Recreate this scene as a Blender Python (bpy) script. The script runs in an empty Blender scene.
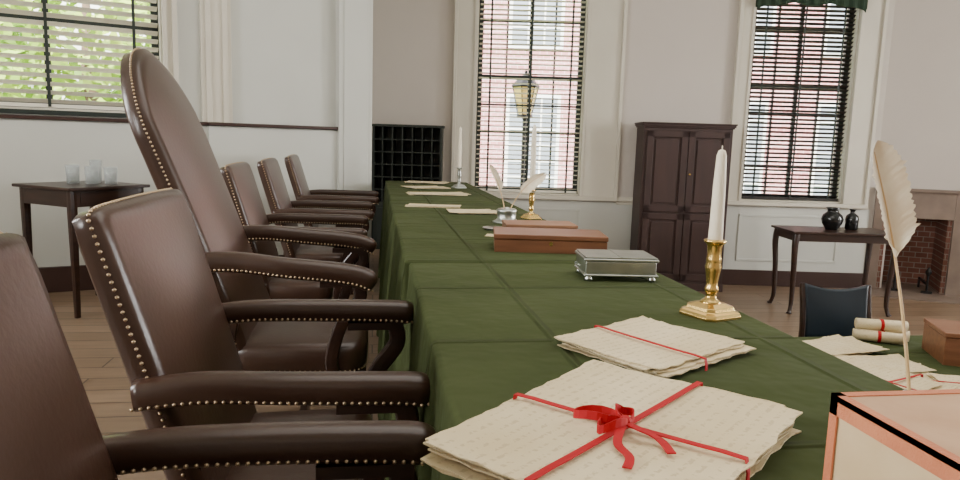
import bpy, bmesh, math, random
from mathutils import Vector, Matrix
random.seed(7)
scene=bpy.context.scene
COL=scene.collection
# ---------------------------------------------------------------- materials
def mat(name,c,rough=.6,metal=0,c2=None,nscale=8,bump=0,bscale=60,trans=0,stretch=None,spec=.5,bdist=.01,alpha=1):
    m=bpy.data.materials.new(name); m.use_nodes=True
    nt=m.node_tree; b=nt.nodes['Principled BSDF']
    b.inputs['Base Color'].default_value=(*c,1); b.inputs['Roughness'].default_value=rough
    b.inputs['Metallic'].default_value=metal; b.inputs['Specular IOR Level'].default_value=spec
    b.inputs['Alpha'].default_value=alpha
    if trans: b.inputs['Transmission Weight'].default_value=trans
    tc=nt.nodes.new('ShaderNodeTexCoord'); mp=nt.nodes.new('ShaderNodeMapping')
    nt.links.new(tc.outputs['Object'],mp.inputs[0])
    if stretch: mp.inputs['Scale'].default_value=stretch
    if c2:
        n=nt.nodes.new('ShaderNodeTexNoise'); n.inputs['Scale'].default_value=nscale; n.inputs['Detail'].default_value=5
        nt.links.new(mp.outputs[0],n.inputs[0])
        r=nt.nodes.new('ShaderNodeValToRGB'); r.color_ramp.elements[0].position=.32; r.color_ramp.elements[1].position=.68
        r.color_ramp.elements[0].color=(*c,1); r.color_ramp.elements[1].color=(*c2,1)
        nt.links.new(n.outputs[0],r.inputs[0]); nt.links.new(r.outputs[0],b.inputs['Base Color'])
    if bump:
        n=nt.nodes.new('ShaderNodeTexNoise'); n.inputs['Scale'].default_value=bscale; n.inputs['Detail'].default_value=4
        nt.links.new(mp.outputs[0],n.inputs[0])
        bp=nt.nodes.new('ShaderNodeBump'); bp.inputs['Strength'].default_value=bump; bp.inputs['Distance'].default_value=bdist
        nt.links.new(n.outputs[0],bp.inputs['Height']); nt.links.new(bp.outputs[0],b.inputs['Normal'])
    return m
def brickmat(name,c1,c2,mortar,scale,bw=.5,bh=.25,ms=.02,rough=.8,rotx=False,bump=.3,rotz=0):
    m=bpy.data.materials.new(name); m.use_nodes=True
    nt=m.node_tree; b=nt.nodes['Principled BSDF']; b.inputs['Roughness'].default_value=rough
    tc=nt.nodes.new('ShaderNodeTexCoord'); mp=nt.nodes.new('ShaderNodeMapping')
    if rotx: mp.inputs['Rotation'].default_value=(math.radians(-90),0,0)
    if rotz: mp.inputs['Rotation'].default_value=(0,0,rotz)
    nt.links.new(tc.outputs['Object'],mp.inputs[0])
    t=nt.nodes.new('ShaderNodeTexBrick'); t.inputs['Color1'].default_value=(*c1,1); t.inputs['Color2'].default_value=(*c2,1)
    t.inputs['Mortar'].default_value=(*mortar,1); t.inputs['Scale'].default_value=scale
    t.inputs['Brick Width'].default_value=bw; t.inputs['Row Height'].default_value=bh; t.inputs['Mortar Size'].default_value=ms
    nt.links.new(mp.outputs[0],t.inputs[0])
    n=nt.nodes.new('ShaderNodeTexNoise'); n.inputs['Scale'].default_value=3; n.inputs['Detail'].default_value=8
    mp2=nt.nodes.new('ShaderNodeMapping'); mp2.inputs['Scale'].default_value=(1,9,1) if not rotx else (3,3,3)
    nt.links.new(tc.outputs['Object'],mp2.inputs[0]); nt.links.new(mp2.outputs[0],n.inputs[0])
    mx=nt.nodes.new('ShaderNodeMix'); mx.data_type='RGBA'; mx.blend_type='MULTIPLY'; mx.inputs[0].default_value=.55
    r=nt.nodes.new('ShaderNodeValToRGB'); r.color_ramp.elements[0].color=(.55,.5,.45,1); r.color_ramp.elements[1].color=(1.0,1,1,1)
    r.color_ramp.elements[0].position=.3; r.color_ramp.elements[1].position=.7
    nt.links.new(n.outputs[0],r.inputs[0]); nt.links.new(t.outputs[0],mx.inputs[6]); nt.links.new(r.outputs[0],mx.inputs[7])
    nt.links.new(mx.outputs[2],b.inputs['Base Color'])
    bp=nt.nodes.new('ShaderNodeBump'); bp.inputs['Strength'].default_value=bump; bp.inputs['Distance'].default_value=.005; bp.invert=True
    nt.links.new(t.outputs['Fac'],bp.inputs['Height']); nt.links.new(bp.outputs[0],b.inputs['Normal'])
    return m
LEATHER=mat('leather',(.033,.0150,.0088),.30,c2=(.047,.022,.014),nscale=4,bump=.05,bscale=90)
DWOOD=mat('dark_wood',(.018,.007,.0045),.33,c2=(.034,.014,.008),nscale=5,stretch=(1,1,8))
CABWOOD=mat('cabinet_wood',(.032,.015,.013),.5,c2=(.046,.021,.018),nscale=4,stretch=(3,3,.5))
NAIL=mat('brass_nail',(.50,.38,.25),.42,1)
BRASS=mat('brass',(.60,.41,.14),.27,1)
SILVER=mat('pewter',(.46,.48,.45),.33,1,c2=(.36,.38,.35),nscale=20)
GREEN=mat('green_baize',(.043,.055,.020),.95,c2=(.057,.071,.026),nscale=2.2,bump=.9,bscale=3.2,spec=.12,bdist=.05)
nt=GREEN.node_tree; b=nt.nodes['Principled BSDF']; tc=nt.nodes.new('ShaderNodeTexCoord'); t=nt.nodes.new('ShaderNodeTexBrick')
t.offset=0; t.inputs['Scale'].default_value=1; t.inputs['Brick Width'].default_value=.41; t.inputs['Row Height'].default_value=.47; t.inputs['Mortar Size'].default_value=.012; t.inputs['Mortar Smooth'].default_value=1
mpn=nt.nodes.new('ShaderNodeMapping'); mpn.inputs['Location'].default_value=(.13,.1,0)
nt.links.new(tc.outputs['Object'],mpn.inputs[0]); nt.links.new(mpn.outputs[0],t.inputs[0]); bp=nt.nodes.new('ShaderNodeBump'); bp.inputs['Strength'].default_value=.9; bp.inputs['Distance'].default_value=.012
nt.links.new(t.outputs['Fac'],bp.inputs['Height']); nt.links.new(b.inputs['Normal'].links[0].from_socket,bp.inputs['Normal']); nt.links.new(bp.outputs[0],b.inputs['Normal'])
GREEN2=mat('valance_green',(.012,.030,.014),.9)
WAX=mat('candle_wax',(.82,.75,.61),.5,c2=(.77,.68,.53),nscale=10)
RED=mat('red_ribbon',(.40,.0,.006),.6,spec=.25)
BOXW=mat('box_wood',(.14,.052,.022),.45,c2=(.21,.085,.038),nscale=6,stretch=(1,8,8))
BOXL=mat('box_leather',(.20,.09,.045),.55,c2=(.30,.15,.08),nscale=9)
SALMON=mat('salmon_binding',(.50,.155,.07),.75,c2=(.58,.21,.10),nscale=20,bump=.2,bscale=300)
CREAM=mat('cream_board',(.56,.41,.23),.8,c2=(.64,.49,.30),nscale=12,bump=.1)
TANTOP=mat('tan_top',(.45,.265,.15),.8,c2=(.52,.325,.195),nscale=14,bump=.1)
WALLB=mat('plaster_paint',(.52,.465,.415),.8,c2=(.54,.485,.435),nscale=2)
WALLW=mat('white_panelling',(.52,.52,.475),.6,c2=(.55,.55,.505),nscale=2)
TRIM=mat('cream_trim',(.58,.535,.445),.5,c2=(.61,.565,.475),nscale=3)
BASEB=mat('baseboard_brown',(.036,.014,.010),.4)
SASH=mat('sash_dark',(.010,.018,.014),.5)
SLATW=mat('slat_cream',(.74,.70,.60),.5)
SLATD=mat('slat_dark',(.022,.018,.015),.5)
BLACK=mat('black_glaze',(.008,.008,.008),.18)
BLUE=mat('black_blue_leather',(.007,.014,.022),.36,c2=(.011,.020,.031),nscale=6)
RACKM=mat('rack_dark',(.010,.014,.010),.5)
STONE=mat('fire_stone',(.16,.115,.09),.5,c2=(.23,.17,.135),nscale=5)
IRON=mat('iron',(.02,.018,.018),.5,.6)
GLASS=mat('clear_glass',(.55,.60,.60),.04,alpha=.38,spec=1)
QUILL=mat('feather',(.76,.64,.46),.7,c2=(.86,.78,.62),nscale=30)
QSHAFT=mat('feather_shaft',(.66,.46,.24),.4)
FLOORM=brickmat('floor_planks',(.20,.130,.080),(.27,.180,.118),(.045,.026,.015),1.0,bw=2.6,bh=.16,ms=.004,rough=.38)
BRICK=brickmat('fire_brick',(.17,.060,.040),(.24,.095,.065),(.30,.25,.21),4.2,rotx=True)
XBRICK=brickmat('exterior_brick',(.55,.22,.23),(.63,.30,.31),(.75,.60,.60),3.0,rotx=True)
XWHITE=mat('exterior_white',(.8,.8,.78),.7)
XGLASS=mat('exterior_glass',(.25,.28,.32),.2)
GRASS=mat('grass',(.12,.22,.05),.9,c2=(.2,.3,.08),nscale=3)
LEAF=mat('leaf',(.20,.38,.03),.6,c2=(.45,.55,.08),nscale=1.5)
BARK=mat('bark',(.12,.08,.05),.9)
LAMPG=mat('lantern_glass',(.75,.55,.18),.3)
def papermat(name,base,ink,amt):
    m=mat(name,base,.85,c2=(base[0]*.86,base[1]*.82,base[2]*.74),nscale=6,bump=.35,bscale=22)
    nt=m.node_tree; b=nt.nodes['Principled BSDF']
    src=b.inputs['Base Color'].links[0].from_socket
    tc=nt.nodes.new('ShaderNodeTexCoord')
    w=nt.nodes.new('ShaderNodeTexWave'); w.bands_direction='Y'; w.inputs['Scale'].default_value=20; w.inputs['Distortion'].default_value=1.0
    w.inputs['Detail Scale'].default_value=18
    nt.links.new(tc.outputs['Object'],w.inputs[0])
    mp=nt.nodes.new('ShaderNodeMapping'); mp.inputs['Scale'].default_value=(1,.55,1); nt.links.new(tc.outputs['Object'],mp.inputs[0])
    n=nt.nodes.new('ShaderNodeTexNoise'); n.inputs['Scale'].default_value=170; n.inputs['Detail'].default_value=2
    nt.links.new(mp.outputs[0],n.inputs[0])
    r1=nt.nodes.new('ShaderNodeValToRGB'); r1.color_ramp.elements[0].position=.66; r1.color_ramp.elements[1].position=.80
    r2=nt.nodes.new('ShaderNodeValToRGB'); r2.color_ramp.elements[0].position=.50; r2.color_ramp.elements[1].position=.56
    nt.links.new(w.outputs[0],r1.inputs[0]); nt.links.new(n.outputs[0],r2.inputs[0])
    mu=nt.nodes.new('ShaderNodeMath'); mu.operation='MULTIPLY'; nt.links.new(r1.outputs[0],mu.inputs[0]); nt.links.new(r2.outputs[0],mu.inputs[1])
    m2=nt.nodes.new('ShaderNodeMath'); m2.operation='MULTIPLY'; nt.links.new(mu.outputs[0],m2.inputs[0]); m2.inputs[1].default_value=amt
    mx=nt.nodes.new('ShaderNodeMix'); mx.data_type='RGBA'; nt.links.new(m2.outputs[0],mx.inputs[0])
    nt.links.new(src,mx.inputs[6]); mx.inputs[7].default_value=(*ink,1); nt.links.new(mx.outputs[2],b.inputs['Base Color'])
    return m
PAPER=papermat('old_paper',(.72,.61,.40),(.36,.26,.15),.42)
# ---------------------------------------------------------------- helpers
def empty(name,loc=(0,0,0),rz=0):
    o=bpy.data.objects.new(name,None); COL.objects.link(o); o.location=loc; o.rotation_euler=(0,0,rz); o.empty_display_size=.1; return o
def mesh(name,v,f,m,parent=None,smooth=False,loc=None,rz=0,mi=None,recalc=True):
    me=bpy.data.meshes.new(name); me.from_pydata([tuple(p) for p in v],[],f)
    ms=m if isinstance(m,(list,tuple)) else [m]
    for k in ms: me.materials.append(k)
    if mi:
        for p,i in zip(me.polygons,mi): p.material_index=i
    if recalc:
        bm=bmesh.new(); bm.from_mesh(me); bmesh.ops.recalc_face_normals(bm,faces=bm.faces); bm.to_mesh(me); bm.free()
    if smooth:
        for p in me.polygons: p.use_smooth=True
    o=bpy.data.objects.new(name,me); COL.objects.link(o)
    if parent: o.parent=parent
    if loc: o.location=loc
    o.rotation_euler=(0,0,rz)
    return o
class MB:
    def __init__(s): s.v=[]; s.f=[]; s.mi=[]
    def add(s,v,f,i=0):
        n=len(s.v); s.v+= [tuple(p) for p in v]; s.f+=[tuple(n+k for k in q) for q in f]; s.mi+=[i]*len(f)
    def box(s,x0,x1,y0,y1,z0,z1,i=0,M=None):
        v=[(x,y,z) for x in(x0,x1) for y in(y0,y1) for z in(z0,z1)]
        if M: v=[tuple(M@Vector(p)) for p in v]
        s.add(v,[(0,1,3,2),(4,6,7,5),(0,4,5,1),(2,3,7,6),(0,2,6,4),(1,5,7,3)],i)
    def rings(s,R,i=0,cap=True):
        n=len(R[0]); v=[p for r in R for p in r]; f=[]
        for a in range(len(R)-1):
            for k in range(n):
                k2=(k+1)%n; f.append((a*n+k,a*n+k2,(a+1)*n+k2,(a+1)*n+k))
        if cap: f.append(tuple(range(n))); f.append(tuple((len(R)-1)*n+k for k in range(n)))
        s.add(v,f,i)
    def obj(s,name,m,parent=None,smooth=False,bevel=0,loc=None,rz=0,auto=False):
        o=mesh(name,s.v,s.f,m,parent,smooth,loc,rz,s.mi)
        if bevel:
            b=o.modifiers.new('b','BEVEL'); b.width=bevel; b.segments=3; b.limit_method='ANGLE'
        return o
def lathe(prof,seg=24,c=(0,0,0)):
    return [[(c[0]+r*math.cos(2*math.pi*k/seg),c[1]+r*math.sin(2*math.pi*k/seg),c[2]+z) for k in range(seg)] for r,z in prof]
def sell(cx,cy,cz,ax1,ax2,w,h,n=16,e=.6):
    R=[]
    for k in range(n):
        t=2*math.pi*k/n; c,s=math.cos(t),math.sin(t)
        u=math.copysign(abs(c)**e,c)*w/2; q=math.copysign(abs(s)**e,s)*h/2
        R.append((cx+ax1[0]*u+ax2[0]*q,cy+ax1[1]*u+ax2[1]*q,cz+ax1[2]*u+ax2[2]*q))
    return R
def sweep(mb,pts,sizes,i=0,side=(0,1,0),n=16,e=.6):
    R=[]; S=Vector(side)
    for k,p in enumerate(pts):
        a=Vector(pts[max(0,k-1)]); b=Vector(pts[min(len(pts)-1,k+1)]); t=(b-a).normalized()
        up=t.cross(S).normalized(); sd=up.cross(t).normalized()
        R.append(sell(*p,sd,up,sizes[k][0],sizes[k][1],n,e))
    mb.rings(R,i)
def catmull(P,n=6):
    P=[Vector(p) for p in P]; out=[]
    for i in range(len(P)-1):
        p0=P[max(i-1,0)];p1=P[i];p2=P[i+1];p3=P[min(i+2,len(P)-1)]
        for k in range(n):
            t=k/n; out.append(.5*((2*p1)+(p2-p0)*t+(2*p0-5*p1+4*p2-p3)*t*t+(3*p1-p0-3*p2+p3)*t**3))
    out.append(P[-1]); return out
bm=bmesh.new(); bmesh.ops.create_icosphere(bm,subdivisions=1,radius=1); ICOV=[v.co.copy() for v in bm.verts]; ICOF=[tuple(v.index for v in f.verts) for f in bm.faces]; bm.free()
def nails(name,pts,r,parent):
    mb=MB()
    for p in pts: mb.add([(p[0]+v.x*r,p[1]+v.y*r,p[2]+v.z*r) for v in ICOV],ICOF)
    return mb.obj(name,NAIL,parent,smooth=True)
def spaced(path,d):
    out=[path[0]]; acc=0
    for a,b in zip(path[:-1],path[1:]):
        a=Vector(a);b=Vector(b);L=(b-a).length
        if L==0: continue
        s=d-acc
        while s<=L: out.append(a+(b-a)*(s/L)); s+=d
        acc=(acc+L)%d
    return out
# ---------------------------------------------------------------- chairs
def back_panel(par,x0,z0,rake,H,HW,ztop,th,bulge,curve,leather=LEATHER,nail=True,nd=.0135,nr=.0040,wfn=None):
    N,Mr=24,22
    wfn=wfn or (lambda w:.96+.04*w)
    sr,cr=math.sin(rake),math.cos(rake)
    def P(v,w,off):
        h=w*ztop(v)*H; y=v*HW*wfn(w) ; x=x0-sr*h-curve*(h/H)**2*H; z=z0+cr*h
        return Vector((x+cr*off,y,z+sr*off))
    V=[];F=[]
    for side in(1,-1):
        for j in range(Mr+1):
            for i in range(N+1):
                v=-1+2*i/N; w=j/Mr; v=math.sin(v*math.pi/2)*.5+v*.5; w=w*.6+.4*math.sin(w*math.pi/2)
                e=(1-abs(v)**12)*(1-abs(2*w-1)**14)
                off=side*(th*.5*.7+th*.5*.3*min(1,e*2.5)+(bulge if side==1 else bulge*.3)*(1-v*v)*(1-(2*w-1)**2))
                V.append(P(v,w,off))
    n=N+1;base=(Mr+1)*n
    for s in(0,base):
        for j in range(Mr):
            for i in range(N): F.append((s+j*n+i,s+j*n+i+1,s+(j+1)*n+i+1,s+(j+1)*n+i))
    per=[(0,i) for i in range(n)]+[(j,N) for j in range(1,Mr+1)]+[(Mr,i) for i in range(N-1,-1,-1)]+[(j,0) for j in range(Mr-1,0,-1)]
    for a,b in zip(per,per[1:]+per[:1]):
        A=a[0]*n+a[1];B=b[0]*n+b[1]; F.append((A,B,base+B,base+A))
    mesh('back',V,F,leather,par,True)
    if nail:
        path=[P(-1.004,w/40,th*.12) for w in range(4,41)]+[P(-1+2*k/60,1.003,th*.12) for k in range(1,60)]+[P(1.004,1-w/40,th*.12) for w in range(0,37)]
        nails('back_nails',spaced(path,nd),nr,par)
    return P
def armchair(name,loc,rz=0,tall=False,xe=.085,tz=0):
    par=empty(name,loc,rz)
    if not tall:
        HW=.265; xb=-.285; z0=.40; rake=.285; H=.625+tz; zt=lambda v:1-.006*v*v-.018*abs(v)**14; armx=-.375; armz=.70; th=.055; curve=.0; wf=None
        sx0,sx1=-.33,.02; sh=.455; sw=.27
    else:
        HW=.322; xb=-.40; z0=.40; rake=.335; H=1.07; zt=lambda v:.74+.26*max(0,1-abs(v)**1.9)**.66; armx=-.51; xe=.02; armz=.715; th=.07; curve=.02
        wf=lambda w:.95+.05*w-.02*math.sin(w*math.pi)
        sx0,sx1=-.46,.0; sh=.47; sw=.34
    back_panel(par,xb,z0,rake,H,HW,zt,th,.018,curve,wfn=wf)
    ay=HW+.012 if not tall else HW+.022
    npts=[]
    mb=MB(); wd=MB()
    for s in(-1,1):
        if not tall:
            ctrl=[(armx-.01,s*ay,armz-.005),(armx+.10,s*ay,armz+.006),(armx+.26,s*(ay+.008),armz+.004),(xe-.06,s*(ay+.008),armz),(xe-.02,s*(ay+.008),armz-.004),(xe,s*(ay+.008),armz-.010)]
            w0,w1,h0,h1,rr=.052,.064,.052,.060,.028
        else:
            ctrl=[(armx-.02,s*ay,armz+.03),(armx+.1,s*ay,armz+.035),(armx+.25,s*(ay+.015),armz+.02),(xe-.12,s*(ay+.02),armz+.005),(xe-.04,s*(ay+.02),armz-.01),(xe-.0,s*(ay+.02),armz-.035)]
            w0,w1,h0,h1,rr=.06,.075,.062,.068,.03
        pts=catmull(ctrl,6); m=len(pts); sz=[]
        for k in range(m):
            t=k/(m-1); w=w0+(w1-w0)*t; h=h0+(h1-h0)*t
            d=(pts[-1]-pts[k]).length
            if d<rr: q=math.sqrt(max(.05,1-(1-d/rr)**2)); w*=.35+.65*q; h*=.35+.65*q
            sz.append((w,h))
        sweep(mb,pts,sz,n=20,e=.7)
        for sd in(-1,1):
            path=[Vector((p.x,p.y+sd*(sz[k][0]/2*.93),p.z-sz[k][1]*.32)) for k,p in enumerate(pts) if k<m-2]
            npts+=spaced(path,.0135)
        fe=pts[-1]; npts+=[Vector((fe.x-.006,fe.y+q*.013,fe.z-.017+abs(q)*.001)) for q in(-1,0,1)]
        sup=catmull([(xe-.055,s*ay,armz-.02),(xe-.045,s*ay,armz-.08),(xe-.10,s*(ay-.01),armz-.16),(xe-.135,s*(ay-.015),sh-.04),(xe-.12,s*(ay-.02),sh-.11)],6)
        sweep(wd,sup,[(.034,.042)]*len(sup),n=12,e=.4)
        wd.box(xe-.17,xe-.03,s*ay-.017,s*ay+.017,armz-.043,armz-.024)
    mb.obj('arms',LEATHER,par,True)
    nails('arm_nails',npts,.0038 if not tall else .0044,par)
    seat=MB(); R=[]
    for z,k in((sh-.10,.97),(sh-.095,1.0),(sh-.02,1.0),(sh-.005,.975),(sh+.006,.90),(sh+.016,.6),(sh+.02,.15)):
        ring=[]
        for q in range(40):
            t=2*math.pi*q/40; c,s_=math.cos(t),math.sin(t)
            u=math.copysign(abs(c)**.28,c); v=math.copysign(abs(s_)**.28,s_)
            x=(sx0+sx1)/2+u*(sx1-sx0)/2*k; y=v*(sw-.015+.012*u)*k; ring.append((x,y,z))
        R.append(ring)
    seat.rings(R); seat.obj('seat',LEATHER,par,True)
    rim=[Vector(p) for p in R[1]]+[Vector(R[1][0])]
    nails('seat_nails',spaced([Vector((p.x,p.y,sh-.083)) for p in rim],.016),.0038,par)
    for s in(-1,1):
        wd.box(sx1-.06,sx1-.01,s*(sw-.03)-.025,s*(sw-.03)+.025,0,sh-.1)
        L=catmull([(sx0-.08,s*(sw-.05),0),(sx0-.02,s*(sw-.05),.2),(sx0+.01,s*(sw-.05),sh-.05),(xb-.03,s*(sw-.05),.55)],4)
        sweep(wd,L,[(.042,.045)]*len(L),n=12,e=.35)
        wd.box(sx0-.02,sx1-.03,s*(sw-.04)-.012,s*(sw-.04)+.012,.13,.165)
    wd.box(sx0+.01,sx1-.01,-(sw-.03),sw-.03,sh-.145,sh-.095)
    wd.box((sx0+sx1)/2-.012,(sx0+sx1)/2+.012,-(sw-.04),sw-.04,.13,.165)
    wd.obj('wood_frame',DWOOD,par)
    return par
armchair('leather_armchair',(0,.70,0),xe=.092,tz=.012)
armchair('leather_armchair',(-.012,1.495,0),xe=.120,tz=.01)
armchair('president_armchair',(-.015,2.57,0),tall=True)
armchair('leather_armchair',(-.21,3.56,0),xe=.18)
armchair('leather_armchair',(-.18,4.40,0),xe=.18)
armchair('leather_armchair',(-.15,5.40,0),xe=.19)
# ---------------------------------------------------------------- cloth tables
def cloth_table(name,x0,x1,y0,y1,zt,zb,flare=.035,amp=.018,seed=0):
    par=empty(name,((x0+x1)/2,(y0+y1)/2,zb)); hx,hy=(x1-x0)/2,(y1-y0)/2; H=zt-zb
    rnd=random.Random(seed)
    n=int((hx*4+hy*4)/.018)
    L=4*(hx+hy)
    def pt(s):
        s%=L
        if s<2*hx: return (-hx+s,-hy),(0,-1)
        s-=2*hx
        if s<2*hy: return (hx,-hy+s),(1,0)
        s-=2*hy
        if s<2*hx: return (hx-s,hy),(0,1)
        s-=2*hx
        return (-hx,hy-s),(-1,0)
    ph=[rnd.random()*6 for _ in range(4)]
    V=[];F=[]
    prof=[(-.012,0,0),(-.004,-.002,0),(0,-.008,0),(.001,-.03,.02)]+[(None,-H*t,t) for t in(.08,.16,.3,.45,.6,.75,.9,.985)]
    for k in range(n):
        s=L*k/n; (x,y),(nx,ny)=pt(s)
        w=math.sin(s*19+ph[0]+1.3*math.sin(s*3.1))+.6*math.sin(s*37+ph[1]+math.sin(s*5))+.5*math.sin(s*9+ph[2])
        for (o,dz,t) in prof:
            if o is None: o=flare*t**.8
            d=o+amp*w*(t**.6 if t>0 else 0)*.8
            d=max(d,-.014) if t<=.02 else max(d,-.03)
            V.append((x+nx*d,y+ny*d,H+dz))
    m=len(prof)
    for k in range(n):
        k2=(k+1)%n
        for j in range(m-1): F.append((k*m+j,k2*m+j,k2*m+j+1,k*m+j+1))
    F.append(tuple(k*m for k in range(n)))
    o=mesh('green_cloth',V,F,GREEN,par,True)
    o.data.polygons[-1].use_smooth=False
    wd=MB(); wd.box(-hx+.03,hx-.03,-hy+.03,hy-.03,H-.045,H-.008)
    for sx in(-1,1):
        for sy in(-1,1): wd.box(sx*(hx-.09)-.03,sx*(hx-.09)+.03,sy*(hy-.12)-.03,sy*(hy-.12)+.03,0,H-.045)
    wd.obj('wood_table',DWOOD,par)
    return par
TZ=.78
cloth_table('cloth_covered_table',.105,.825,-.35,2.06,TZ,0,seed=1)
cloth_table('cloth_covered_table',.095,.825,2.078,4.2,TZ,0,seed=2,flare=.05)
cloth_table('cloth_covered_table',.10,.825,4.218,6.25,TZ,0,seed=3)
FZ=-.32
cloth_table('cloth_covered_table',1.25,2.75,1.25,2.46,.42,FZ,seed=4)
# ---------------------------------------------------------------- papers
def stack(name,c,z,L,W,ang,n=8,th=.0024,jit=.006,rot=.02,curl=.004,ribbon=None,seed=0):
    rnd=random.Random(seed); par=empty(name,(c[0],c[1],z),ang); mb=MB(); NX,NY=16,12
    for k in range(n):
        a=rnd.uniform(-rot,rot); dx=rnd.uniform(-jit,jit); dy=rnd.uniform(-jit,jit); l=L*rnd.uniform(.965,1.0); w=W*rnd.uniform(.955,1.0)
        p1,p2=rnd.random()*6,rnd.random()*6
        V=[];F=[]
        for sd in(0,1):
            for j in range(NY+1):
                for i in range(NX+1):
                    u,v=i/NX-.5,j/NY-.5
                    ex=.0024*math.sin(v*30+p1)+.0016*math.sin(v*75+p2) if i in(0,NX) else 0
                    ey=.0024*math.sin(u*34+p2)+.0016*math.sin(u*85+p1) if j in(0,NY) else 0
                    x=u*l+ex;y=v*w+ey
                    zz=k*th+sd*th*.72+.0006+curl*(k/n+.1)*((2*abs(u))**4+(2*abs(v))**4)*.5+ (.0018*math.sin(u*9+.6)*math.sin(v*7) if n>2 else .001*(1+math.sin(u*8+p1)))*(k/max(n,1))
                    V.append((x*math.cos(a)-y*math.sin(a)+dx,x*math.sin(a)+y*math.cos(a)+dy,zz))
        q=NX+1;B=(NY+1)*q
        for s in(0,B):
            for j in range(NY):
                for i in range(NX): F.append((s+j*q+i,s+j*q+i+1,s+(j+1)*q+i+1,s+(j+1)*q+i))
        per=[(0,i) for i in range(q)]+[(j,NX) for j in range(1,NY+1)]+[(NY,i) for i in range(NX-1,-1,-1)]+[(j,0) for j in range(NY-1,0,-1)]
        for A,C in zip(per,per[1:]+per[:1]):
            A=A[0]*q+A[1];C=C[0]*q+C[1];F.append((A,C,B+C,B+A))
        mb.add(V,F)
    mb.obj('sheets',PAPER,par,smooth=False)
    return par,n*th
def strip(mb,path,w,side=None,th=.0008):
    path=[Vector(p) for p in path]; R=[]
    for k,p in enumerate(path):
        t=(path[min(k+1,len(path)-1)]-path[max(k-1,0)]).normalized()
        s=Vector(side).normalized() if side else t.cross(Vector((0,0,1))).normalized()
        up=s.cross(t).normalized()
        R.append([p+s*w/2-up*th,p+s*w/2+up*th,p-s*w/2+up*th,p-s*w/2-up*th])
    mb.rings(R)
def band_x(mb,L,y,zt,w,o=.004,y2=None):
    y2=y if y2 is None else y2
    f=lambda t:y+(y2-y)*t
    strip(mb,[(-L/2-o,f(0),.001),(-L/2-o,f(0),zt*.6),(-L/2-o*.3,f(0),zt+.004)]+[(-L/2+L*t/12,f(t/12),zt+.0035+.002*(2*abs(t/12-.5))**4) for t in range(1,12)]+[(L/2+o*.3,f(1),zt+.004),(L/2+o,f(1),zt*.6),(L/2+o,f(1),.001)],w,side=(0,1,0))
def band_y(mb,W,x,zt,w,o=.004,x2=None):
    x2=x if x2 is None else x2
    f=lambda t:x+(x2-x)*t
    strip(mb,[(f(0),-W/2-o,.001),(f(0),-W/2-o,zt*.6),(f(0),-W/2-o*.3,zt+.004)]+[(f(t/12),-W/2+W*t/12,zt+.004+.002*(2*abs(t/12-.5))**4) for t in range(1,12)]+[(f(1),W/2+o*.3,zt+.004),(f(1),W/2+o,zt*.6),(f(1),W/2+o,.001)],w,side=(1,0,0))
par,zt=stack('tied_document_bundle',(.303,.775),TZ,.40,.29,math.radians(42),n=10,th=.0025,seed=3,jit=.011,rot=.05)
rb=MB(); band_x(rb,.405,-.002,zt+.001,.0085,y2=-.012); band_y(rb,.295,-.004,zt+.002,.0085,x2=-.02)
K=Vector((-.013,-.008,zt+.009))
def loop(d,l,wd,h):
    d=Vector(d).normalized(); n=Vector((-d.y,d.x,0)); P=[]
    for k in range(17):
        t=2*math.pi*k/16; a=(1-math.cos(t))/2; b=math.sin(t)
        P.append(K+d*l*a+n*wd*b+Vector((0,0,h*math.sin(math.pi*a*.9)*(1 if k<8 else .5))))
    return P
def ribz(path,w=.010): strip(rb,path,w,side=(.25,.15,1))
ribz(loop((-.35,.95,0),.062,.018,.010)); ribz(loop((.75,.45,0),.034,.011,.010)); ribz(loop((-.9,.2,0),.045,.012,.010))
strip(rb,catmull([K,K+Vector((-.03,-.01,.004)),K+Vector((-.055,-.02,-.002)),K+Vector((-.075,-.045,-.003)),K+Vector((-.10,-.055,-.003))],5),.010)
strip(rb,catmull([K,K+Vector((-.018,-.025,.006)),K+Vector((-.012,-.05,-.002)),K+Vector((-.035,-.075,-.003))],5),.010)
rb.rings([[(K.x+.008*q*math.cos(2*math.pi*k/10),K.y+.008*q*math.sin(2*math.pi*k/10),K.z+zz) for k in range(10)] for q,zz in((.6,-.006),(1,-.002),(1,.004),(.6,.008))])
rb.obj('red_ribbon',RED,par)
par,zt=stack('tied_document_bundle',(.50,1.156),TZ,.267,.223,math.radians(31),n=6,th=.0026,seed=5,jit=.010,rot=.09)
rb=MB(); band_y(rb,.24,-.028,zt+.001,.006,x2=-.02); rb.obj('red_ribbon',RED,par)
stack('loose_papers',(.50,3.58),TZ,.24,.20,.3,n=3,seed=8,rot=.35,jit=.03)
stack('loose_papers',(.33,3.86),TZ,.30,.12,-.1,n=2,seed=9,rot=.1,jit=.02)
stack('loose_papers',(.43,4.75),TZ,.40,.22,.05,n=3,seed=10,rot=.2,jit=.05)
stack('loose_papers',(.42,5.35),TZ,.30,.2,.2,n=3,seed=11,rot=.3,jit=.04)
stack('loose_papers',(.42,6.0),TZ,.34,.22,-.1,n=4,seed=12,rot=.3,jit=.04)
stack('loose_papers',(.48,2.66),TZ,.10,.07,-.3,n=1,seed=13)
DZ=.42
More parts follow.
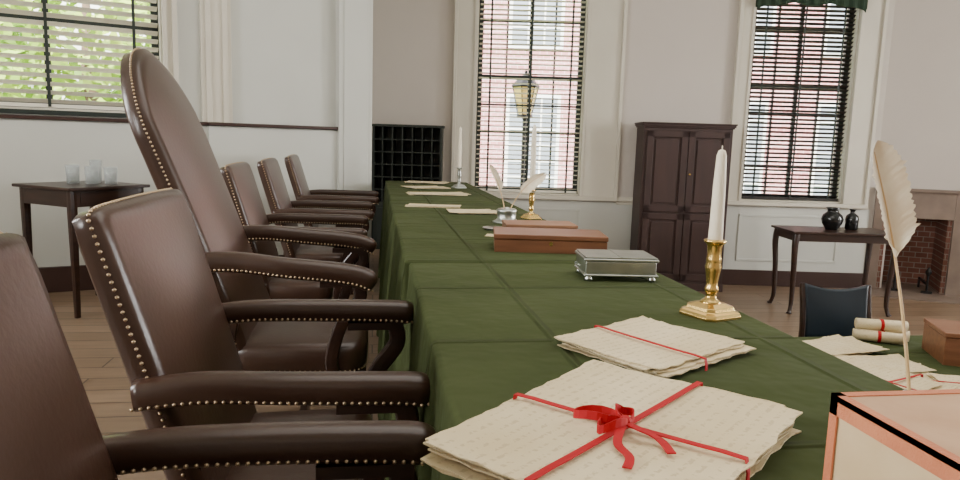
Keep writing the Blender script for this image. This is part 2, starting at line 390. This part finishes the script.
for i,(x,y,l,w,a,n) in enumerate([(1.66,2.27,.32,.18,.3,5),(1.40,2.08,.26,.2,.2,3),(1.56,1.86,.36,.24,.35,6),(1.90,1.82,.32,.20,-.3,5),(2.30,1.60,.3,.2,.2,3),(1.50,1.50,.3,.2,.2,3),(1.70,2.05,.26,.18,-.2,3)]):
    p,z=stack('document_papers' ,(x,y),DZ,l,w,a,n=n,seed=20+i,rot=.25,jit=.03,curl=.015)
    if i in(2,3):
        rb=MB(); band_x(rb,l+.03,0,z+.006,.008); band_y(rb,w+.03,.02,z+.006,.008); rb.obj('red_ribbon',RED,p)
for i,(x,y,z,a) in enumerate([(1.93,2.36,DZ+.023,-.55),(1.98,2.405,DZ+.023,-.55),(1.95,2.38,DZ+.064,-.35)]):
    par=empty('rolled_document',(x,y,z),a); mb=MB()
    mb.rings([[(q,.021*k2*math.cos(2*math.pi*k/16),.021*k2*math.sin(2*math.pi*k/16)) for k in range(16)] for q,k2 in((-.09,.7),(-.09,1),(.09,1),(.09,.7))]); mb.obj('roll',PAPER,par,True)
    mb=MB(); mb.rings([[(q,.0222*math.cos(2*math.pi*k/16),.0222*math.sin(2*math.pi*k/16)) for k in range(16)] for q in(-.006,.006)]); mb.obj('red_ribbon',RED,par)
# ---------------------------------------------------------------- quill
def quill(name,base,tip,width,bend,normal,vane0=.45,parent=None):
    B=Vector(base);T=Vector(tip);par=parent or empty(name,base)
    b0=Vector((0,0,0)); d=T-B; N=Vector(normal).normalized(); S=d.cross(N).normalized()
    mid=d*.5+S*bend; P=catmull([b0,d*.25+S*bend*.7,mid,d*.75+S*bend*.8,d],8)
    off=Vector((0,0,0)) if not parent else B
    P=[p+off for p in P]
    mb=MB(); m=len(P)
    sweep(mb,P,[(.005*(1-.8*i/(m-1))+.0006,)*2 for i in range(m)],n=8,e=1,side=N)
    mb.obj('shaft',QSHAFT,par,True)
    V=[];F=[]
    i0=int(vane0*(m-1)); sub=[]
    for i in range(i0,m-1):
        for q in range(4): sub.append((i+q/4))
    sub.append(m-1)
    for idx,ii in enumerate(sub):
        i=int(ii);fr=ii-i; p=P[i] if i>=m-1 else P[i].lerp(P[i+1],fr)
        tt=P[min(i+1,m-1)]-P[max(i-1,0)]; tt.normalize(); sd=tt.cross(N).normalized()
        u=(ii-i0)/(m-1-i0); w=width*min(1,(u/.16)**.7 if u>0 else 0)*(1-max(0,(u-.60)/.40)**2*.95)
        jag=1+.07*math.sin(idx*2.3)+(.14 if idx%9==0 else 0)
        for c in range(-3,4):
            q=c/3; ws=(w*.68 if c>0 else w*.32)*jag
            V.append(p+sd*q*ws+tt*abs(q)*width*.30+N*(.15*width*q*q))
    for a in range(len(sub)-1):
        for c in range(6): F.append((a*7+c,a*7+c+1,(a+1)*7+c+1,(a+1)*7+c))
    mesh('vane',V,F,QUILL,par,True,recalc=False)
    return par
par=empty('quill_in_inkwell',(.715,.80,TZ)); 
mb=MB(); mb.rings(lathe([(.0,0),(.032,0),(.036,.006),(.034,.03),(.02,.036),(.013,.038),(.013,.046),(.007,.046),(.006,.02)],20),cap=False); mb.obj('inkwell',SILVER,par,True)
quill('q',(.0,0,.012),(-.096,0,.362),.050,.010,(.12,-1,.05),vane0=.60,parent=par)
# ---------------------------------------------------------------- candlesticks
def candlestick(name,loc,bs,hb,hc,rc,m,rz=.5):
    par=empty(name,loc,rz); k=hb/.17
    mb=MB()
    def oct(s,z,c=.28): 
        h=s/2; q=h*(1-c); return [(h,-q,z),(h,q,z),(q,h,z),(-q,h,z),(-h,q,z),(-h,-q,z),(-q,-h,z),(q,-h,z)]
    mb.rings([oct(bs,0),oct(bs,.006*k),oct(bs*.93,.012*k),oct(bs*.80,.016*k),oct(bs*.74,.024*k),oct(bs*.45,.030*k)]); mb.obj('base',m,par,bevel=.0012)
    pr=[(.024,.028),(.020,.034),(.012,.040),(.0105,.048),(.014,.054),(.016,.060),(.013,.066),(.0125,.075),(.0145,.090),(.0165,.102),(.018,.110),(.0155,.118),(.0165,.122),(.016,.128),(.015,.135),(.016,.155),(.018,.160),(.023,.163),(.024,.168),(.020,.170),(.013,.170)]
    mb=MB(); mb.rings(lathe([(r*k,z*k) for r,z in pr],28)); mb.obj('stem',m,par,True)
    mb=MB(); mb.rings(lathe([(rc*1.05,hb-.012),(rc*1.05,hb+.01),(rc,hb+.03),(rc*.9,hb+hc*.6),(rc*.72,hb+hc*.93),(rc*.5,hb+hc*.985),(.0015,hb+hc)],20))
    mb.rings(lathe([(.0012,hb+hc-.002),(.001,hb+hc+.008)],6)); mb.obj('candle',WAX,par,True)
candlestick('candlestick',(.728,1.40,TZ),.105,.168,.192,.0145,BRASS,rz=.35)
candlestick('candlestick',(.755,3.30,TZ),.085,.14,.31,.0145,BRASS,rz=.3)
candlestick('candlestick',(.66,5.44,TZ),.10,.16,.31,.014,SILVER,rz=.3)
# ---------------------------------------------------------------- silver inkstand box
par=empty('silver_box',(.664,1.835,TZ),math.radians(-6)); mb=MB()
mb.box(-.096,.096,-.070,.070,.018,.054); mb.box(-.101,.101,-.075,.075,.054,.062); mb.box(-.101,.101,-.075,.075,.014,.020)
mb.obj('body',SILVER,par,bevel=.003)
mb=MB(); mb.box(-.097,.097,-.071,.071,.0625,.066); mb.box(-.004,.004,-.071,.071,.066,.0675);mb.obj('lids',SILVER,par,bevel=.001)
mb=MB()
for sx in(-1,1):
    for sy in(-1,1): mb.rings(lathe([(.004,.0),(.010,.002),(.011,.007),(.006,.013),(.009,.018)],12,(sx*.086,sy*.060,0)))
    mb.rings([[(sx*(.101+.012*math.sin(math.pi*k/10)),.022*math.cos(math.pi*k/10)+.0025*math.cos(q),.036+.0025*math.sin(q)) for q in [2*math.pi*j/6 for j in range(6)]] for k in range(11)])
mb.obj('feet_handles',SILVER,par,True)
def woodbox(name,loc,rz,l,w,h,m,lid=.016):
    par=empty(name,loc,rz); mb=MB(); mb.box(-l/2,l/2,-w/2,w/2,0,h-lid-.002); mb.box(-l/2+.003,l/2-.003,-w/2+.003,w/2-.003,h-lid-.002,h-lid); mb.obj('body',m,par,bevel=.002)
    mb=MB(); mb.box(-l/2-.003,l/2+.003,-w/2-.003,w/2+.003,h-lid,h); mb.obj('lid',m,par,bevel=.003)
    mb=MB(); mb.rings([[(.006*math.cos(t),yy,h-lid-.012+.008*math.sin(t)) for t in [2*math.pi*k/12 for k in range(12)]] for yy in(-w/2-.0035,-w/2+.001)]); mb.obj('lock_plate',BRASS,par)
    return par
woodbox('wooden_writing_box',(.60,2.34,TZ),math.radians(-9),.375,.20,.060,BOXW)
woodbox('leather_box',(.685,2.84,TZ),math.radians(-4),.29,.17,.034,BOXL,lid=.012)
woodbox('wooden_writing_box',(2.17,2.11,DZ),math.radians(-24),.36,.22,.115,BOXW)
par=empty('pewter_inkpot',(.60,3.12,TZ)); mb=MB()
mb.rings(lathe([(.0,0),(.062,0),(.064,.006),(.05,.012),(.042,.02),(.045,.05),(.048,.058),(.040,.064),(.012,.066),(.012,.07),(.0,.07)],28),cap=False); mb.obj('pot',SILVER,par,True)
quill('q',(-.01,0,.06),(-.085,0,.255),.028,.01,(0,-1,.2),vane0=.4,parent=par)
quill('q',(.015,0,.06),(.17,.03,.22),.05,-.02,(0,-1,.4),vane0=.35,parent=par)
par=empty('pewter_dish',(.50,2.86,TZ)); mb=MB(); mb.rings(lathe([(.0,.0),(.035,0),(.05,.008),(.049,.010),(.034,.004),(.0,.004)],24),cap=False); mb.obj('dish',SILVER,par,True)
# salmon edged box
x0,y0,w,d,h=.452,.606,.34,.27,.122
par=empty('salmon_edged_box',(x0,y0-d,TZ)); mb=MB()
mb.box(.002,w-.002,.002,d-.002,0,h-.002); mb.obj('body',[CREAM],par)
mb=MB(); mb.box(.0,w,.0,d,h-.002,h+.001); mb.obj('lid_top',TANTOP,par)
e=.009; mb=MB()
for (a,b,c,dd) in((0,e,0,d),(w-e,w,0,d),(0,w,0,e),(0,w,d-e,d)): mb.box(a-.0012 if a==0 else a,b+(.0012 if b==w else 0),c-(.0012 if c==0 else 0),dd+(.0012 if dd==d else 0),h-.004,h+.0022)
for xx in(-.0012,w-.001):
    mb.box(xx,xx+.0022,-.001,d+.001,h-.018,h+.002); mb.box(xx,xx+.0022,-.001,d+.001,0,.012); mb.box(xx,xx+.0022,-.001,.010,0,h); mb.box(xx,xx+.0022,d-.010,d+.001,0,h)
for yy in(-.0012,d-.001):
    mb.box(-.001,w+.001,yy,yy+.0022,h-.018,h+.002); mb.box(-.001,w+.001,yy,yy+.0022,0,.012); mb.box(-.001,.010,yy,yy+.0022,0,h); mb.box(w-.010,w+.001,yy,yy+.0022,0,h)
mb.obj('binding',SALMON,par)
# ---------------------------------------------------------------- chair at right desk
def side_chair(name,loc,rz):
    par=empty(name,loc,rz)
    HWc=.15
    back_panel(par,-.17,.58,.16,.26,HWc,lambda v:1-.10*(1-v*v),.04,.008,0,leather=BLUE,nail=False)
    wd=MB()
    for s in(-1,1):
        L=catmull([(-.22,s*.17,0),(-.17,s*.17,.25),(-.155,s*.165,.45),(-.175,s*.155,.65),(-.215,s*.155,.835)],5); sweep(wd,L,[(.022,.030)]*len(L),n=10,e=.4)
        wd.box(.17,.21,s*.19-.02,s*.19+.02,0,.40); wd.box(-.17,.19,s*.18-.01,s*.18+.01,.14,.17); wd.box(-.17,.19,s*.18-.012,s*.18+.012,.36,.41)
    wd.box(.17,.20,-.19,.19,.36,.41); wd.box(-.18,-.16,-.17,.17,.36,.41); wd.box(0,.02,-.18,.18,.14,.17)
    wd.obj('wood_frame',DWOOD,par,bevel=.003)
    mb=MB(); mb.box(-.17,.215,-.195,.195,.41,.465); mb.obj('seat',BLUE,par,bevel=.02)
side_chair('leather_side_chair',(2.16,2.80,FZ),math.radians(-100))
# ---------------------------------------------------------------- room shell
BW=(1.147,7.44); BA=-math.radians(8.76)
A=(-.05,6.15); AA=math.radians(21.57)
ES=4.22
E=(1.147+.9883*ES,7.44-.1523*ES); EA=math.radians(-30)
CEIL=3.7; TH=.28
def wall(name,o,ang,s0,s1,openings,z0=FZ,z1=CEIL,m=WALLB,th=TH):
    mb=MB(); xs=sorted({s0,s1}|{q for a in openings for q in a[:2]})
    for a,b in zip(xs[:-1],xs[1:]):
        cuts=[op for op in openings if op[0]<=a+1e-6 and op[1]>=b-1e-6]
        if not cuts: mb.box(a,b,0,th,z0,z1); continue
        op=cuts[0]
        if op[2]>z0: mb.box(a,b,0,th,z0,op[2])
        if op[3]<z1: mb.box(a,b,0,th,op[3],z1)
    return mb.obj(name,m,None,loc=(o[0],o[1],0),rz=ang)
W1=(-.09,1.05,.60,3.05); W2=(2.78,3.87,.60,3.05)
wall('wall_back',BW,BA,-1.5,4.40,[W1,W2])
LWs=(-3.05,-1.60,1.27,3.05)
wall('wall_left',A,AA,-4.5,0.0,[LWs],m=WALLW)
wall('wall_return',A,math.radians(90),0.0,1.75,[],th=.2,m=WALLW)
FO=(.10,.74,FZ,.48)
wall('wall_fireplace',E,EA,-.02,3.0,[FO],th=.12)
Rr=(E[0]+3*math.cos(EA),E[1]+3*math.sin(EA))
RW=[(1.0,2.2,.66,3.05),(4.2,5.4,.66,3.05)]
wall('wall_right',Rr,math.radians(-90),0,Rr[1]+2.5,RW)
wall('wall_rear',(Rr[0],-2.5),math.pi,0,Rr[0]+4.235,[])
SL=[(1.0,2.2,1.29,3.05),(4.2,5.4,1.29,3.05)]
wall('wall_side',(-4.235,-2.5),math.radians(90),0,7.0,SL,m=WALLW)
mb=MB(); mb.box(-5.5,10,-3,9.5,FZ-.1,FZ); mb.obj('floor',FLOORM)
mb=MB(); mb.box(-5.5,10,-3,9.5,CEIL,CEIL+.1); mb.obj('ceiling',WALLW)
poly=[(-4.235,-2.5),(.98,-2.5),(.98,7.46),(-.05,7.62),(-.05,6.15),(-4.235,4.50)]
n=len(poly); V=[(x,y,FZ+.002) for x,y in poly]+[(x,y,0) for x,y in poly]
mesh('floor_dais',V,[tuple(range(n)),tuple(range(n,2*n))]+[(k,(k+1)%n,n+(k+1)%n,n+k) for k in range(n)],FLOORM)
def trimobj(name,boxes,o,ang,m,bevel=.004):
    mb=MB()
    for b in boxes: mb.box(*b)
    return mb.obj(name,m,None,bevel=bevel,loc=(o[0],o[1],0),rz=ang)
CL1,CR1,CL2,CR2=.24,.40,.17,.26
rail=[]
for a,b in((-1.2,W1[0]-CL1),(W1[1]+CR1,W2[0]-CL2)):
    rail.append((a,b,-.035,0,.555,.60)); rail.append((a,b,-.02,0,.52,.555))
rail+=[(W1[0]-CL1,W1[1]+CR1,-.06,.0,.555,.60),(W2[0]-CL2,W2[1]+CR2,-.06,.0,.555,.60)]
trimobj('trim_chair_rail',rail,BW,BA,TRIM)
trimobj('trim_dado',[(-.2,4.18,-.012,0,FZ+.17,.54)],BW,BA,WALLW,0)
def pframe(s0,s1,z0,z1,y=-.02,t=.025,d=.010):
    return [(s0,s1,y,y+d,z0,z0+t),(s0,s1,y,y+d,z1-t,z1),(s0,s0+t,y,y+d,z0,z1),(s1-t,s1,y,y+d,z0,z1)]
trimobj('trim_dado_panels',pframe(W1[0]-.02,W1[1]+.02,-.05,.46,-.022)+pframe(W2[0],W2[1],-.05,.46,-.022),BW,BA,WALLW,.002)
trimobj('baseboard_back',[(-.2,4.2,-.03,0,FZ,FZ+.17)],BW,BA,BASEB)
def window(name,o,ang,op,slat,slats_on=True,cols=4,rows=7,tilt=.35,sp=.042,cl=.15,cr=.15,val=True,sashm=SASH,meet=True,hw=.022):
    par=empty(name,(o[0],o[1],0),ang); a,b,z0,z1=op
    mb=MB()
    for (p,q,o_) in((a-cl,a,0),(b,b+cr,1)):
        mb.box(p,q,-.03,0,z0,z1+.12)
        e0,e1=(p,p+.035) if o_==0 else (q-.035,q)
        mb.box(e0,e1,-.055,-.03,z0,z1+.12)
        i0,i1=(q-.03,q) if o_==0 else (p,p+.03)
        mb.box(i0,i1,-.042,-.03,z0,z1+.12)
    mb.box(a,b,-.03,0,z1,z1+.12)
    mb.box(a,a+.012,0,TH,z0,z1); mb.box(b-.012,b,0,TH,z0,z1); mb.box(a,b,-.0,TH,z0-.0,z0+.015)
    mb.obj('casing',TRIM,par,bevel=.003)
    y=.10; f=.05; mb=MB(); A_,B_=a+.012,b-.012; Z0=z0+.015
    mb.box(A_,A_+f,y,y+.04,Z0,z1); mb.box(B_-f,B_,y,y+.04,Z0,z1); mb.box(A_,B_,y,y+.04,Z0,Z0+.06); mb.box(A_,B_,y,y+.04,z1-.05,z1)
    for c in range(1,cols):
        x=A_+f+(B_-A_-2*f)*c/cols; t=.02 if (meet and c*2==cols) else .009; mb.box(x-t,x+t,y,y+.03,Z0,z1)
    for r in range(1,rows):
        z=Z0+.06+(z1-Z0-.12)*r/rows; t=.022 if r==rows//2 else .009; mb.box(A_,B_,y,y+.03,z-t,z+t)
    mb.obj('sash',sashm,par)
    if slats_on:
        mb=MB(); z=Z0+.05; yc=.045
        while z<z1-.02:
            M=Matrix.Translation((0,yc,z))@Matrix.Rotation(tilt,4,'X')
            mb.box(A_+.012,B_-.012,-hw,hw,-.0015,.0015,M=M); z+=sp
        mb.box(A_+.012,B_-.012,yc-.02,yc+.02,Z0+.005,Z0+.03)
        mb.obj('blind_slats',slat,par)
        mb=MB()
        for t in(.12,.5,.88):
            x=A_+(B_-A_)*t; mb.box(x-.010,x+.010,yc-.026,yc-.024,Z0+.01,z1)
        mb.obj('blind_tapes',SASH,par)
    if val:
        N=60; V=[];F=[]
        for k in range(N+1):
            t=k/N; x=a-.01+(b-a+.02)*t; zz=z1-.40-.03*abs(math.sin(t*math.pi*3))- (.08*(abs(2*t-1))**8)
            for (yy,z) in((-.10,z1+.1),(-.10,zz),(-.09,zz),(-.09,z1+.1)): V.append((x,yy+.008*math.sin(t*70),z))
        for k in range(N):
            for j in range(4): F.append((k*4+j,(k+1)*4+j,(k+1)*4+(j+1)%4,k*4+(j+1)%4))
        mesh('valance',V,F,GREEN2,par)
        mb=MB(); mb.box(a-.015,a-.005,-.10,0,z1-.45,z1+.1); mb.box(b+.005,b+.015,-.10,0,z1-.45,z1+.1); mb.obj('valance_ends',GREEN2,par)
    return par
window('window_1',BW,BA,W1,SLATW,tilt=-.22,sp=.05,cols=4,rows=8,cl=CL1,cr=CR1,val=False)
window('window_2',BW,BA,W2,SLATD,tilt=-.48,sp=.045,cols=4,rows=8,cl=CL2,cr=CR2)
window('window_3',A,AA,LWs,SLATW,tilt=-.45,sp=.058,cols=2,rows=3,val=False,cl=.2,cr=.10,hw=.028)
for i,op in enumerate(RW): window('window_%d'%(4+i),Rr,math.radians(-90),op,SLATW,slats_on=False,val=False)
for i,op in enumerate(SL): window('window_%d'%(6+i),(-4.235,-2.5),math.radians(90),op,SLATW,slats_on=False,val=False)
# left wall trims
trimobj('trim_left_rail',[(-4.4,0,-.045,0,1.205,1.23),(-1.30,-.29,-.075,0,1.205,1.23)],A,AA,BASEB,.003)
trimobj('trim_left_sill',[(LWs[0]-.1,LWs[1]+.1,-.05,.09,LWs[2]-.03,LWs[2]+.0)],A,AA,SASH,.003)
trimobj('trim_left_dado',[(-4.4,-.0,-.02,0,.17,1.20),(-1.30,-.28,-.05,0,.17,1.20)],A,AA,WALLW,.003)
trimobj('trim_pilaster',[(-.29,.0,-.09,0,.17,CEIL),(-.25,-.04,-.10,0,.3,CEIL)],A,AA,WALLW)
trimobj('trim_pilaster_strips',[(-1.34,-1.12,-.035,0,1.23,CEIL),(-1.31,-1.27,-.05,0,1.23,CEIL),(-1.19,-1.15,-.05,0,1.23,CEIL)],A,AA,TRIM)
trimobj('baseboard_left',[(-4.4,0,-.055,0,0,.18)],A,AA,BASEB)
# ---------------------------------------------------------------- pigeonhole rack
par=empty('pigeonhole_cabinet',(BW[0],BW[1],0),BA); mb=MB(); a,b=-1.13,-.42; y0,y1=-.30,-.04
z0,z1=.50,1.27
mb.box(a,b,y1-.01,y1,0,z1); mb.box(a,a+.02,y0,y1,0,z1); mb.box(b-.02,b,y0,y1,0,z1); mb.box(a-.01,b+.015,y0-.01,y1,z1,z1+.025)
mb.box(a,b,y0,y1,z0-.02,z0); mb.box(a,b,y0,y0+.02,0.0,z0-.02)
for c in range(1,7): x=a+(b-a)*c/7; mb.box(x-.006,x+.006,y0+.005,y1,z0,z1)
for r in range(1,6): z=z0+(z1-z0)*r/6; mb.box(a,b,y0+.005,y1,z-.006,z+.006)
mb.obj('case',RACKM,par)
mb=MB(); mb.box(a+.05,(a+b)/2-.01,y0-.012,y0,.06,z0-.06); mb.box((a+b)/2+.01,b-.05,y0-.012,y0,.06,z0-.06); mb.obj('doors',RACKM,par,bevel=.003)
# ---------------------------------------------------------------- cabinet
CS=2.06
par=empty('wooden_cupboard',(BW[0]+.9883*CS,BW[1]-.1523*CS,FZ),BA); mb=MB(); hw=.445; y0,y1=-.42,-.07; H=1.71
mb.box(-hw,hw,y0,y1,.06,H-.05); mb.box(-hw-.012,hw+.012,y0-.015,y1,0,.08)
mb.obj('body',CABWOOD,par,bevel=.004)
mb=MB(); mb.box(-hw-.012,hw+.012,y0-.015,y1,H-.05,H-.035); mb.box(-hw-.022,hw+.022,y0-.025,y1,H-.035,H-.015); mb.box(-hw-.03,hw+.03,y0-.035,y1,H-.015,H); mb.obj('cornice',CABWOOD,par,bevel=.004)
mb=MB()
for s0,s1 in((-hw+.03,-.004),(.004,hw-.03)):
    for za,zb in((.11,.80),(.815,H-.08)):
        t=.065; yy=y0
        mb.box(s0,s1,yy-.02,yy,za,za+t);mb.box(s0,s1,yy-.02,yy,zb-t,zb);mb.box(s0,s0+t,yy-.02,yy,za,zb);mb.box(s1-t,s1,yy-.02,yy,za,zb)
        mb.box(s0+t+.025,s1-t-.025,yy-.014,yy,za+t+.025,zb-t-.025)
mb.obj('doors',CABWOOD,par,bevel=.004)
mb=MB(); mb.rings([[(.03+.01*math.cos(t),y,1.2+.01*math.sin(t)) for t in [2*math.pi*k/10 for k in range(10)]] for y in(y0-.035,y0-.02)]); mb.obj('knob',BRASS,par)
# ---------------------------------------------------------------- side tables
def side_table(name,loc,rz,l,w,h,cab=False,apron=.11,over=.02,drawer=False):
    par=empty(name,loc,rz); mb=MB(); mb.box(-l/2,l/2,-w/2,w/2,h-.02,h); mb.obj('top',DWOOD,par,bevel=.005)
    mb=MB(); a,b=l/2-over-.01,w/2-over-.01
    mb.box(-a,a,-b,-b+.018,h-.02-apron,h-.02);mb.box(-a,a,b-.018,b,h-.02-apron,h-.02);mb.box(-a,-a+.018,-b,b,h-.02-apron,h-.02);mb.box(a-.018,a,-b,b,h-.02-apron,h-.02)
    mb.obj('apron',DWOOD,par)
    if drawer:
        mb=MB(); mb.box(-a+.06,a-.06,-b-.006,-b,h-.02-apron+.015,h-.03); mb.obj('drawer',DWOOD,par,bevel=.002)
    mb=MB()
    for sx in(-1,1):
        for sy in(-1,1):
            X,Y=sx*(a-.02),sy*(b-.02)
            if cab:
                P=catmull([(X,Y,h-.02),(X+sx*.012,Y+sy*.012,h-.14),(X,Y,h-.35),(X-sx*.008,Y-sy*.008,.14),(X,Y,.05),(X+sx*.015,Y+sy*.015,.0)],5)
                m=len(P); sz=[(.060-.028*min(1,k/(m*.75)),)*2 for k in range(m)]; sz[-1]=(.05,.05); sz[-2]=(.045,.045); sweep(mb,P,sz,n=10,e=.7)
            else:
                P=[(X,Y,h-.02),(X,Y,h-.15),(X,Y,0)]; mb.rings([sell(*P[0],(1,0,0),(0,1,0),.045,.045,8,.3),sell(*P[1],(1,0,0),(0,1,0),.045,.045,8,.3),sell(*P[2],(1,0,0),(0,1,0),.028,.028,8,.3)])
    mb.obj('legs',DWOOD,par,smooth=cab)
    return par
side_table('corner_side_table',(-1.845,4.825,0),math.radians(55),.56,.56,.80,apron=.10,drawer=True)
side_table('side_table',(4.22,5.86,FZ),BA,.98,.50,.755,cab=True,apron=.07)
def tumbler(name,loc,r,h):
    par=empty(name,loc); mb=MB(); mb.rings(lathe([(.0,0),(r*.85,0),(r,h),(r-.003,h),(r*.85-.003,.008),(.0,.008)],24),cap=False); mb.obj('glass',GLASS,par,True)
tumbler('drinking_glass',(-1.90,4.82,.80),.042,.12); tumbler('drinking_glass',(-1.78,4.80,.80),.042,.115); tumbler('drinking_glass',(-1.80,4.93,.80),.038,.15); tumbler('drinking_glass',(-1.68,4.84,.80),.042,.11)
def vase(name,loc,k,prof):
    par=empty(name,loc); mb=MB(); mb.rings(lathe([(r*k,z*k) for r,z in prof],28)); mb.obj('jar',BLACK,par,True)
tz=FZ+.755
vase('black_jug',(4.18,5.86,tz),1.0,[(.05,0),(.055,.01),(.085,.06),(.095,.10),(.08,.14),(.05,.165),(.045,.185),(.065,.205),(.06,.205),(.04,.185)])
vase('black_bottle',(4.38,5.86,tz),1.0,[(.045,0),(.055,.01),(.058,.10),(.05,.135),(.022,.155),(.02,.175),(.028,.185),(.028,.195),(.01,.195)])
# ---------------------------------------------------------------- fireplace
par=empty('fireplace',(E[0],E[1],0),EA); mb=MB(); a,b,_,zt=FO
mb.box(.01,a,-.05,-.002,FZ,.78); mb.box(b,b+.25,-.05,-.002,FZ,.78); mb.box(a,b,-.05,-.002,zt,.78); mb.box(.0,b+.28,-.08,-.002,.76,.79)
mb.obj('stone_surround',STONE,par,bevel=.004)
mb=MB(); mb.box(a,a+.04,0.0,.50,FZ,zt);mb.box(b-.04,b,0.0,.50,FZ,zt);mb.box(a,b,.50,.55,FZ,zt);mb.box(a,b,.125,.55,zt,zt+.05)
mb.obj('firebox',BRICK,par)
mb=MB(); mb.box(a-.1,b+.3,-.45,.50,FZ-.01,FZ+.012); mb.obj('hearth',STONE,par)
mb=MB()
for x in(.27,.57):
    mb.box(x-.01,x+.01,-.05,.35,FZ+.10,FZ+.125); mb.rings(lathe([(.012,FZ+.012),(.012,FZ+.2),(.028,FZ+.23),(.03,FZ+.25),(.012,FZ+.28),(.002,FZ+.30)],12,(x,-.05,0))); mb.box(x-.05,x+.05,-.06,-.04,FZ+.012,FZ+.04); mb.box(x-.01,x+.01,.33,.35,FZ+.012,FZ+.12)
mb.obj('andirons',IRON,par)
# ---------------------------------------------------------------- exterior
par=empty('brick_building',(BW[0]+.152*9,BW[1]+.988*9,0),BA); mb=MB(); mb.box(-.6,12,0,.5,-1,9); mb.obj('facade',XBRICK,par)
mb=MB(); mb.box(-12,-.6,-1.0,-.5,-1,9); mb.obj('wing',XWHITE,par)
mb=MB(); g=MB()
for x in(-4,-2,.6,3.0,5.4,7.8):
    for z in(.0,3.4):
        yy=-.03 if x>0 else -1.03
        mb.box(x-.08,x+1.18,yy,yy+.04,z-.1,z+2.3); g.box(x,x+1.1,yy-.02,yy+.02,z,z+2.2)
        for q in(1,2): mb.box(x+1.1*q/3-.02,x+1.1*q/3+.02,yy-.04,yy,z,z+2.2)
        for q in range(1,6): mb.box(x,x+1.1,yy-.04,yy,z+2.2*q/6-.02,z+2.2*q/6+.02)
mb.obj('window_trim',XWHITE,par); g.obj('window_glass',XGLASS,par)
mb=MB(); mb.box(-40,40,-10,60,-.95,-.85); mb.obj('ground_exterior',GRASS)
par=empty('street_lamp',(2.35,11.0,-.85)); mb=MB()
mb.rings(lathe([(.06,0),(.05,.3),(.035,.5),(.03,2.35),(.05,2.4)],12)); mb.rings(lathe([(.12,2.4),(.13,2.42),(.12,2.44)],6)); mb.rings(lathe([(.22,2.86),(.23,2.88),(.10,3.02),(.03,3.06),(.02,3.12)],6))
for k in range(6):
    t=2*math.pi*k/6; sweep(mb,[(.11*math.cos(t),.11*math.sin(t),2.43),(.21*math.cos(t),.21*math.sin(t),2.88)],[(.015,.015)]*2,side=(math.sin(t),-math.cos(t),.01),n=6)
mb.obj('post',IRON,par); mb=MB(); mb.rings(lathe([(.10,2.44),(.20,2.87)],6)); mb.obj('panes',LAMPG,par)
def tree(loc,R,H,n,seed):
    rnd=random.Random(seed); par=empty('leafy_tree',loc); mb=MB()
    mb.rings(lathe([(.25,0),(.18,1),(.14,H*.6),(.05,H)],10)); mb.obj('trunk',BARK,par,True)
    V=[];F=[]
    cl=[(rnd.uniform(-R,R)*.8,rnd.uniform(-R,R)*.6,H*.75+rnd.uniform(-R,R)*.8) for _ in range(26)]
    for k in range(n):
        c=rnd.choice(cl); r=R*.42*rnd.random()**.4; u=rnd.uniform(-1,1); t=rnd.uniform(0,6.28); q=math.sqrt(1-u*u)
        p=Vector((c[0]+r*q*math.cos(t),c[1]+r*q*math.sin(t),c[2]+r*u)); a=Vector((rnd.gauss(0,1),rnd.gauss(0,1),rnd.gauss(0,1))).normalized(); b=a.orthogonal().normalized(); s=.11
        i=len(V); V+=[p-a*s*1.4,p+b*s*.6,p+a*s*1.4,p-b*s*.6]; F.append((i,i+1,i+2,i+3))
    mesh('leaves',V,F,LEAF,par,recalc=False)
tree((-4.6,12.5,-.85),2.4,4.2,3400,1); tree((-9.5,13.5,-.85),2.6,4.5,3400,2)
# ---------------------------------------------------------------- lights
w=bpy.data.worlds.new('World'); scene.world=w; w.use_nodes=True
bg=w.node_tree.nodes['Background']; bg.inputs[0].default_value=(.93,.96,1,1); bg.inputs[1].default_value=10
def light(name,t,loc,target,energy,size=None,color=(1,1,1)):
    l=bpy.data.lights.new(name,t); l.energy=energy; l.color=color
    if t=='AREA': l.shape='RECTANGLE'; l.size,l.size_y=size
    o=bpy.data.objects.new(name,l); COL.objects.link(o); o.location=loc
    o.rotation_euler=(Vector(target)-Vector(loc)).to_track_quat('-Z','Y').to_euler(); return o
s=light('sun','SUN',(0,-5,20),(2.5,9,6),20,color=(1,.96,.90)); s.data.angle=.02
def winfill(name,o,ang,op,e,y=.26,c=(1,.98,.945)):
    M=Matrix.Translation((o[0],o[1],0))@Matrix.Rotation(ang,4,'Z'); p=M@Vector(((op[0]+op[1])/2,y,(op[2]+op[3])/2)); q=M@Vector(((op[0]+op[1])/2,-1,(op[2]+op[3])/2))
    light(name,'AREA',p,q,e,(op[1]-op[0],op[3]-op[2]),c)
for i,op in enumerate(RW): winfill('daylight_fill_right_%d'%i,Rr,math.radians(-90),op,350)  # area lamps added in unseen right-hand windows to stand in for daylight
for i,op in enumerate(SL): winfill('daylight_fill_side_%d'%i,(-4.235,-2.5),math.radians(90),op,240)  # added fill lamps in the side windows out of view, imitating daylight
light('ceiling_fill','AREA',(1.5,2.2,CEIL-.05),(1.5,2.2,0),120,(4,4),(1,.95,.88))  # soft area fill added out of view to brighten the room, no fixture
# ---------------------------------------------------------------- camera
cam=bpy.data.cameras.new('camera'); cam.lens=26.25; cam.sensor_width=36; cam.clip_start=.02
co=bpy.data.objects.new('camera',cam); COL.objects.link(co)
r=Vector((.98855,-.1482,.0294)).normalized(); bk=-Vector((.15085,.9789,-.1384)).normalized(); u=bk.cross(r).normalized()
M=Matrix((( r.x,u.x,bk.x,0),(r.y,u.y,bk.y,0),(r.z,u.z,bk.z,1.14),(0,0,0,1)))
co.matrix_world=M
scene.camera=co
